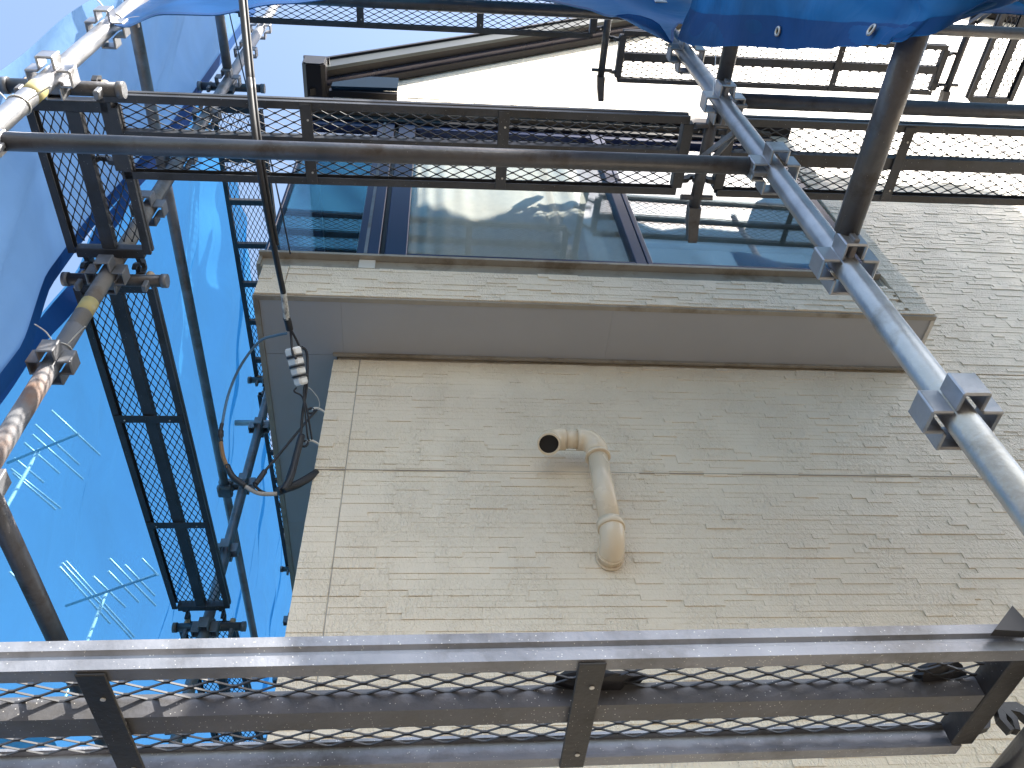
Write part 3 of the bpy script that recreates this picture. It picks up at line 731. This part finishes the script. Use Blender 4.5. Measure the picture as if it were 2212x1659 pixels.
hem_strip(ta, fa, 0.0, 0.05, 120, 'hem', M['tarpdark'])
def grommet(t, fn, a, b):
    q = Vector(fn(a, b)); du = Vector(fn(a + 0.004, b)) - Vector(fn(a - 0.004, b)); dv = Vector(fn(a, b + 0.01)) - Vector(fn(a, b - 0.01))
    du.normalize(); nn = du.cross(dv).normalized(); nn = nn if nn.dot(-q) > 0 else -nn; dv = nn.cross(du); q = q + nn * 0.007
    MB().path([q + (du * math.cos(s) + dv * math.sin(s)) * 0.0085 for s in [2 * math.pi * k / 16 for k in range(16)]], 0.0028, 8, closed=True).build('eyelet', M['brass'], t)
    MB().path([q - nn * 0.002, q - nn * 0.0005], 0.0065, 12).build('eyelet_hole', M['hole'], t)
for a in (0.268, 0.455): grommet(tb, fb, a, 0.10)
grommet(ta, fa, 0.845, 0.03)
EC = [(1.9, 3.28), (2.08, 3.38), (2.48, 3.46), (2.75, 3.5)]
def fc(a, b):
    x = 1.9 + 0.85 * a; z0 = interp(EC, x); z = z0 + (4.6 - z0) * b
    return (x, 0.745 - 0.012 * x + 0.03 * wr(x * 1.2, z, 1.0, 9) * min(1, b * 3 + .2), z)
tcx = sheet('tarp', 'darker blue tarp overlapping behind at the extreme upper right corner', 'tarp', fc, 60, 40)
hem_strip(tcx, fc, 0.0, 0.05, 60, 'hem', M['tarpdark'])
# left sheets
HEM = [(-1.8, 1.39), (1.6, 1.42), (2.0, 1.44), (2.25, 1.35), (2.6, 1.35), (3.0, 1.38), (3.7, 1.42), (4.5, 1.42), (6.2, 1.42)]
def f1(a, b):
    z = -0.9 + 6.6 * b; y1 = interp(HEM, z) * 1.05; y = 0.80 + (y1 - 0.80) * a
    x = -1.165 + 0.022 * wr(y * 3.2 + z * 0.5, z * 0.8, 1.3, 2) * math.sin(math.pi * min(1, a * 1.1)) + 0.012 * math.sin(z * 7 + y * 20) * math.exp(-((a - 0.1) / 0.25) ** 2)
    return (x, y, z)
t1 = sheet('tarp', 'pale grey-blue sheet at the far left beside the bright pole', 'tarppale', f1, 60, 160)
def f1h(a, b): 
    q = f1(0.93 + 0.075 * b, a); return (q[0] + 0.008, q[1], q[2])
hem_strip(t1, f1h, 0.0, 1.0, 160, 'hem', M['hem'], dy=0)
TOP2 = [(1.40, 4.2), (1.7, 4.4), (2.3, 4.78), (2.8, 4.98), (3.5, 5.0), (4.5, 4.9), (7.2, 4.7)]
def f2(a, b):
    y = 1.50 + 5.6 * a; zt = interp(TOP2, y) + 0.02 * math.sin(y * 15); z = -0.9 + (zt + 0.9) * b
    x = -1.20 + 0.03 * wr(y * 1.1 + z * 0.35, z * 0.45, 1.5, 5) + 0.013 * math.sin(y * 13 - z * 6) * math.sin(z * 2.1 + y)
    return (x, y, z)
t2 = sheet('tarp', 'sheer bright blue sheet on the lower left with aerials showing through', 'tarpthin', f2, 150, 120)
def f2h(a, b):
    q = f2(0.012 * b, a); return (q[0] + 0.008, q[1], q[2])
hem_strip(t2, f2h, 0.0, 1.0, 120, 'hem', M['hem'], dy=0)

# ------------------------------------------------------------------ cables and wires
def W(*pts): return [at(p[0], p[1], y=p[2]) for p in pts]
def smooth(pts, n=6):
    pts = [Vector(p) for p in pts]; out = []
    for i in range(len(pts) - 1):
        p0 = pts[max(i-1, 0)]; p1 = pts[i]; p2 = pts[i+1]; p3 = pts[min(i+2, len(pts)-1)]
        for k in range(n):
            t = k / n
            out.append(0.5 * ((2*p1) + (p2-p0)*t + (2*p0-5*p1+4*p2-p3)*t*t + (3*p1-p0-3*p2+p3)*t**3))
    out.append(pts[-1]); return out
main = W((622, 695, 1.50), (612, 632, 1.40), (591, 530, 1.22), (570, 420, 1.03), (552, 300, 0.90), (538, 170, 0.79), (522, 0, 0.64))
ext = main[-1] + (main[-1] - main[-2]) * 14
dc = thing('drop_cable', main[1], 'thick black service cable coming down from the top with white tape at its end', 'cable')
MB().path(smooth(main[1:] + [ext]), 0.0088, 10).build('sheath', M['black'], dc)
MB().path([q + Vector((0.011, 0.0, 0.006)) for q in smooth(main[2:] + [ext])], 0.0045, 8).build('messenger_wire', M['black'], dc)
MB().path(smooth(W((620, 690, 1.49), (616, 660, 1.445), (612, 630, 1.398))), [0.0095]*13, 10).build('tape_wrap', M['tape'], dc)
MB().path(smooth(W((626, 712, 1.53), (622, 695, 1.50), (619, 686, 1.485))), 0.0115, 10).build('black_wrap', M['black'], dc)
MB().path(smooth(W((627, 708, 1.525), (629, 730, 1.55), (632, 762, 1.57), (640, 775, 1.58))), 0.004, 8).build('strand', M['black'], dc)
MB().path(smooth(W((626, 708, 1.525), (637, 728, 1.55), (647, 748, 1.58), (652, 752, 1.60))), 0.004, 8).build('strand', M['black'], dc)
ins = thing('cable_clamp', at(642, 790, y=1.61), 'white stacked plastic cable clamp hanging in front of the soffit corner', 'clamp')
ax = (at(652, 832, y=1.67) - at(632, 752, y=1.575)); A0 = at(632, 752, y=1.575)
for k in range(4):
    c = A0 + ax * (0.10 + 0.26 * k); d = ax.normalized(); wd = 0.024 - 0.002 * k
    Mx = Matrix.Translation(c) @ d.to_track_quat('Z', 'Y').to_matrix().to_4x4() @ Matrix.Rotation(0.5, 4, 'Z')
    MB().cbox((-wd, -0.018, -ax.length * 0.115), (wd, 0.018, ax.length * 0.115), 0.006, Mx).build('block', M['white'], ins)
    if k < 3:
        q = c + d * ax.length * 0.13
        Q = Matrix.Translation(q) @ d.to_track_quat('Z', 'Y').to_matrix().to_4x4() @ Matrix.Rotation(0.5, 4, 'Z')
        MB().path([Q @ Vector((math.cos(s) * (wd + 0.003), math.sin(s) * 0.021, 0)) for s in [2 * math.pi * i / 14 for i in range(14)]], 0.0036, 6, closed=True).build('binding', M['black'], ins)
def cable(name, label, pts, rad, m='black', extra=(), group='cables hanging at the house corner'):
    t = thing(name, pts[-1], label, 'cable', group)
    MB().path(smooth(pts), rad, 8).build('wire', M[m], t)
    for nm, p, r_, mm in extra: MB().path(smooth(p), r_, 9).build(nm, M[mm], t)
    return t
cable('loop_cable', 'black cable dropping past the white clamp to the taped splice', W((652, 750, 1.60), (663, 765, 1.63), (663, 830, 1.68), (654, 890, 1.73), (650, 935, 1.76), (645, 960, 1.77), (612, 1058, 1.80)), 0.0048,
      extra=(('splice', W((652, 940, 1.76), (640, 985, 1.78), (628, 1030, 1.79), (612, 1060, 1.80)), 0.011, 'black'),))
cable('tie_wire', 'thin black wire from the clamp to the lower wall hook', W((640, 838, 1.66), (636, 846, 1.66), (652, 856, 1.68), (658, 880, 1.70), (664, 940, 1.76), (668, 952, 1.78)), 0.003)
cable('tie_wire', 'second thin black wire ending at the ring on the lower wall hook', W((661, 815, 1.66), (656, 850, 1.69), (664, 890, 1.72), (674, 950, 1.78)), 0.003)
cable('tie_wire', 'hair-thin pale wire arching to the upper wall hook', W((650, 830, 1.67), (668, 838, 1.70), (684, 856, 1.74), (690, 872, 1.77), (687, 886, 1.79)), 0.0014, 'wire')
cable('guy_wire', 'straight dark wire slanting from the upper wall hook down to the left', W((684, 886, 1.79), (650, 925, 1.78), (600, 985, 1.78), (568, 1023, 1.78), (553, 1043, 1.78), (552, 1050, 1.78), (566, 1062, 1.80), (585, 1068, 1.81)), 0.0042,
      extra=(('splice', W((572, 1018, 1.78), (560, 1035, 1.78), (551, 1046, 1.78)), 0.0085, 'black'),))
cable('blue_cable', 'blue-grey cable looping out to the left of the soffit and back to the splice', W((620, 720, 1.53), (595, 725, 1.54), (560, 738, 1.56), (520, 790, 1.62), (494, 850, 1.68), (481, 910, 1.72), (477, 950, 1.74), (482, 985, 1.76), (500, 1025, 1.78), (530, 1050, 1.79), (560, 1065, 1.80), (590, 1068, 1.81)), 0.0045, 'bluecable',
      extra=(('splice', W((480, 915, 1.72), (476, 935, 1.73), (478, 955, 1.74)), [0.006]*5 + [0.010]*4 + [0.006]*4, 'black'),
             ('taped_run', W((477, 955, 1.74), (482, 985, 1.76), (492, 1012, 1.77)), 0.0065, 'browncable'),
             ('splice', W((490, 1006, 1.77), (503, 1030, 1.78), (530, 1051, 1.79)), 0.0095, 'black'),
             ('bare_run', W((530, 1051, 1.79), (560, 1066, 1.80), (598, 1067, 1.81)), 0.0065, 'greycable')))
cable('entry_cable', 'thick black taped bundle running to the wall corner below the hooks', W((600, 1062, 1.81), (618, 1055, 1.815), (645, 1045, 1.825), (684, 1022, 1.85)), 0.0135)
def hook(px, py, label):
    c = at(px, py, y=1.835); c.x = XL - 0.002
    t = thing('wall_hook', c, label, 'hook', 'steel hooks on the house corner')
    MB().path(smooth([c + Vector((0.02, 0.03, 0)), c + Vector((-0.012, 0.0, 0.002)), c + Vector((-0.03, -0.01, -0.004)), c + Vector((-0.034, -0.012, -0.02))]), 0.004, 8).build('shank', M['wire'], t)
    MB().path([c + Vector((-0.04 + 0.011 * math.cos(s), -0.012, -0.022 + 0.013 * math.sin(s))) for s in [2*math.pi*i/14 for i in range(14)]], 0.0042, 7, closed=True).build('ring', M['black'], t)
hook(692, 885, 'upper small steel hook at the house corner below the white clamp')
hook(686, 955, 'lower steel hook with a black ring at the house corner')
cable('thin_cable', 'thin black twin wire beside the thick drop cable, ending at the glazing corner', W((627, 548, 1.55), (605, 440, 1.30), (585, 350, 1.22), (560, 265, 1.16), (535, 195, 1.12), (512, 100, 1.06), (494, 20, 1.0), (480, -60, 0.94)), 0.0028)

# pale tie wires on the poles, string from the tarp
def tie(p, z, label, seed):
    rr = random.Random(seed); t = thing('wire_tie', lv(p, z), label, 'wire', 'pale wire ties on the left poles')
    c = lv(p, z)
    MB().path([c + Vector((math.cos(s) * 0.0265, math.sin(s) * 0.0265, 0.006 * math.sin(s))) for s in [2*math.pi*i/20 for i in range(20)]], 0.002, 6, closed=True).build('loop', M['wire'], t)
    for k in range(2):
        d = Vector((rr.uniform(0.3, 1), rr.uniform(-1, -0.2), rr.uniform(-0.2, 0.6))).normalized()
        if k: d.x = -abs(d.x)
        e0 = c + Vector((d.x, d.y, 0)).normalized() * 0.026
        MB().path(smooth([e0, e0 + d * 0.03 + Vector((0, 0, 0.01)), e0 + d * 0.065]), 0.0019, 6).build('tail', M['wire'], t)
tie(L2, 1.88, 'pale wire tied round the rusty part of the left pole', 1)
tie(L1, 2.79, 'pale wire twisted round the top of the bright upper left pole', 2)
tie(L1, 2.05, 'pale wire loop round the bright pole at the left edge', 5)
st = thing('string', at(1543, 205, y=0.69), 'thin white string hanging from the top tarp beside the right pole', 'string')
MB().path(smooth(W((1552, -30, 0.68), (1548, 60, 0.675), (1546, 120, 0.68), (1540, 205, 0.715))), 0.0012, 6).build('cord', M['white'], st)
# black rags and tape scraps
def rag(c, size, label, seed):
    rr = random.Random(seed); t = thing('black_scrap', c, label, 'scrap', 'scraps of black rubber on the planks')
    bm = bmesh.new(); bmesh.ops.create_icosphere(bm, subdivisions=2, radius=1)
    vs = []
    for v in bm.verts:
        k = 1 + rr.uniform(-0.35, 0.35); vs.append(Vector((v.co.x * size[0] * k, v.co.y * size[1] * k, v.co.z * size[2] * k)) + Vector(c))
    bm.verts.index_update(); fs = [tuple(q.index for q in fcs.verts) for fcs in bm.faces]; bm.free()
    MB().add(vs, fs, False).build('rubber', M['black'], t)
rag((0.225, 0.925, 0.580), (0.050, 0.026, 0.010), 'crumpled black rubber scrap on the near plank behind its cross bar', 3)
rag((0.675, 0.935, 0.580), (0.035, 0.035, 0.010), 'torn black rubber scrap at the right end of the near plank', 4)
ck = thing('black_plate', (0.775, 0.80, 0.60), 'black triangular plate sticking up behind the right end of the near plank', 'plate')
q0 = [at(2148, 1360, y=0.80), at(2187, 1308, y=0.80), at(2240, 1365, y=0.80)]
MB().add([p for p in q0] + [p + Vector((0, 0.012, 0)) for p in q0], [(0, 1, 2), (5, 4, 3), (0, 3, 4, 1), (1, 4, 5, 2), (2, 5, 3, 0)]).build('plate', M['black'], ck)

# ------------------------------------------------------------------ neighbour house and its aerials, beyond the sheer tarp
nb = thing('neighbour_house', (-6.5, 9, -1.6), 'neighbouring house beyond the sheer blue sheet on the left', 'house')
MB().box((-10.5, 5.2, -1.6), (-2.6, 12.5, 2.5)).build('wall', M['stucco'], nb)
nr = MB().prism([(-11.0, 2.5), (-2.1, 2.5), (-2.1, 2.62), (-6.5, 4.05), (-11.0, 2.62)], 1, 4.7, 13.0).build('roof', M['tiles'], nb)
for k in range(6):
    MB().box((-2.597, 5.8 + k * 1.1, 0.4), (-2.57, 6.4 + k * 1.1, 1.5)).build('window', M['glass'], nb)
def aerial(z, boom, els, label, mastpx, extra=()):
    B = [at(p[0], p[1], z=z) for p in boom]
    t = thing('tv_aerial', at(mastpx[0], mastpx[1], z=z), label, 'antenna', 'aerials on the neighbouring roof')
    MB().path(B, 0.014, 8).build('boom', M['galvdull'], t)
    for e in els: MB().path([at(p[0], p[1], z=z + 0.02) for p in e], 0.011, 7).build('element', M['alum'], t)
    m = at(mastpx[0], mastpx[1], z=z)
    base = 4.05 - 1.43 * abs(m.x + 6.5) / 4.4
    MB().path([m + Vector((0, 0, 0.03)), Vector((m.x, m.y, max(base, -1.5) - 0.05))], 0.018, 10).build('mast', M['alum'], t)
    for nm, a, b in extra: MB().path([a, b], 0.012, 7).build(nm, M['alum'], t)
C0 = lambda x, y: (x * 0.27344, 846.8 + y * 0.27344)
aerial(5.6, [C0(520, 1690), C0(1240, 1440)],
       [[C0(520, 1335), C0(1060, 1935)], [C0(490, 1350), C0(1040, 1950)], [C0(470, 1380), C0(870, 1830)], [C0(735, 1455), C0(990, 1700)], [C0(855, 1415), C0(1095, 1660)], [C0(865, 1315), C0(1230, 1690)], [C0(985, 1365), C0(1222, 1610)], [C0(1120, 1315), C0(1250, 1450)], [C0(75, 1420), C0(330, 1680)]],
       'lower sunlit aerial seen through the sheer blue sheet', C0(830, 1610))
aerial(6.3, [C0(60, 560), C0(620, 330)],
       [[C0(405, 145), C0(790, 500)], [C0(275, 255), C0(625, 575)], [C0(255, 335), C0(655, 690)], [C0(190, 400), C0(470, 645)], [C0(110, 520), C0(345, 715)], [C0(85, 605), C0(480, 920)], [C0(100, 640), C0(440, 930)]],
       'upper sunlit aerial seen through the sheer blue sheet', C0(300, 470))

# ------------------------------------------------------------------ lift everything so that the ground is at z = 0
for o in list(S.objects):
    if o.parent is None and o not in (cam, so): o.location.z += H
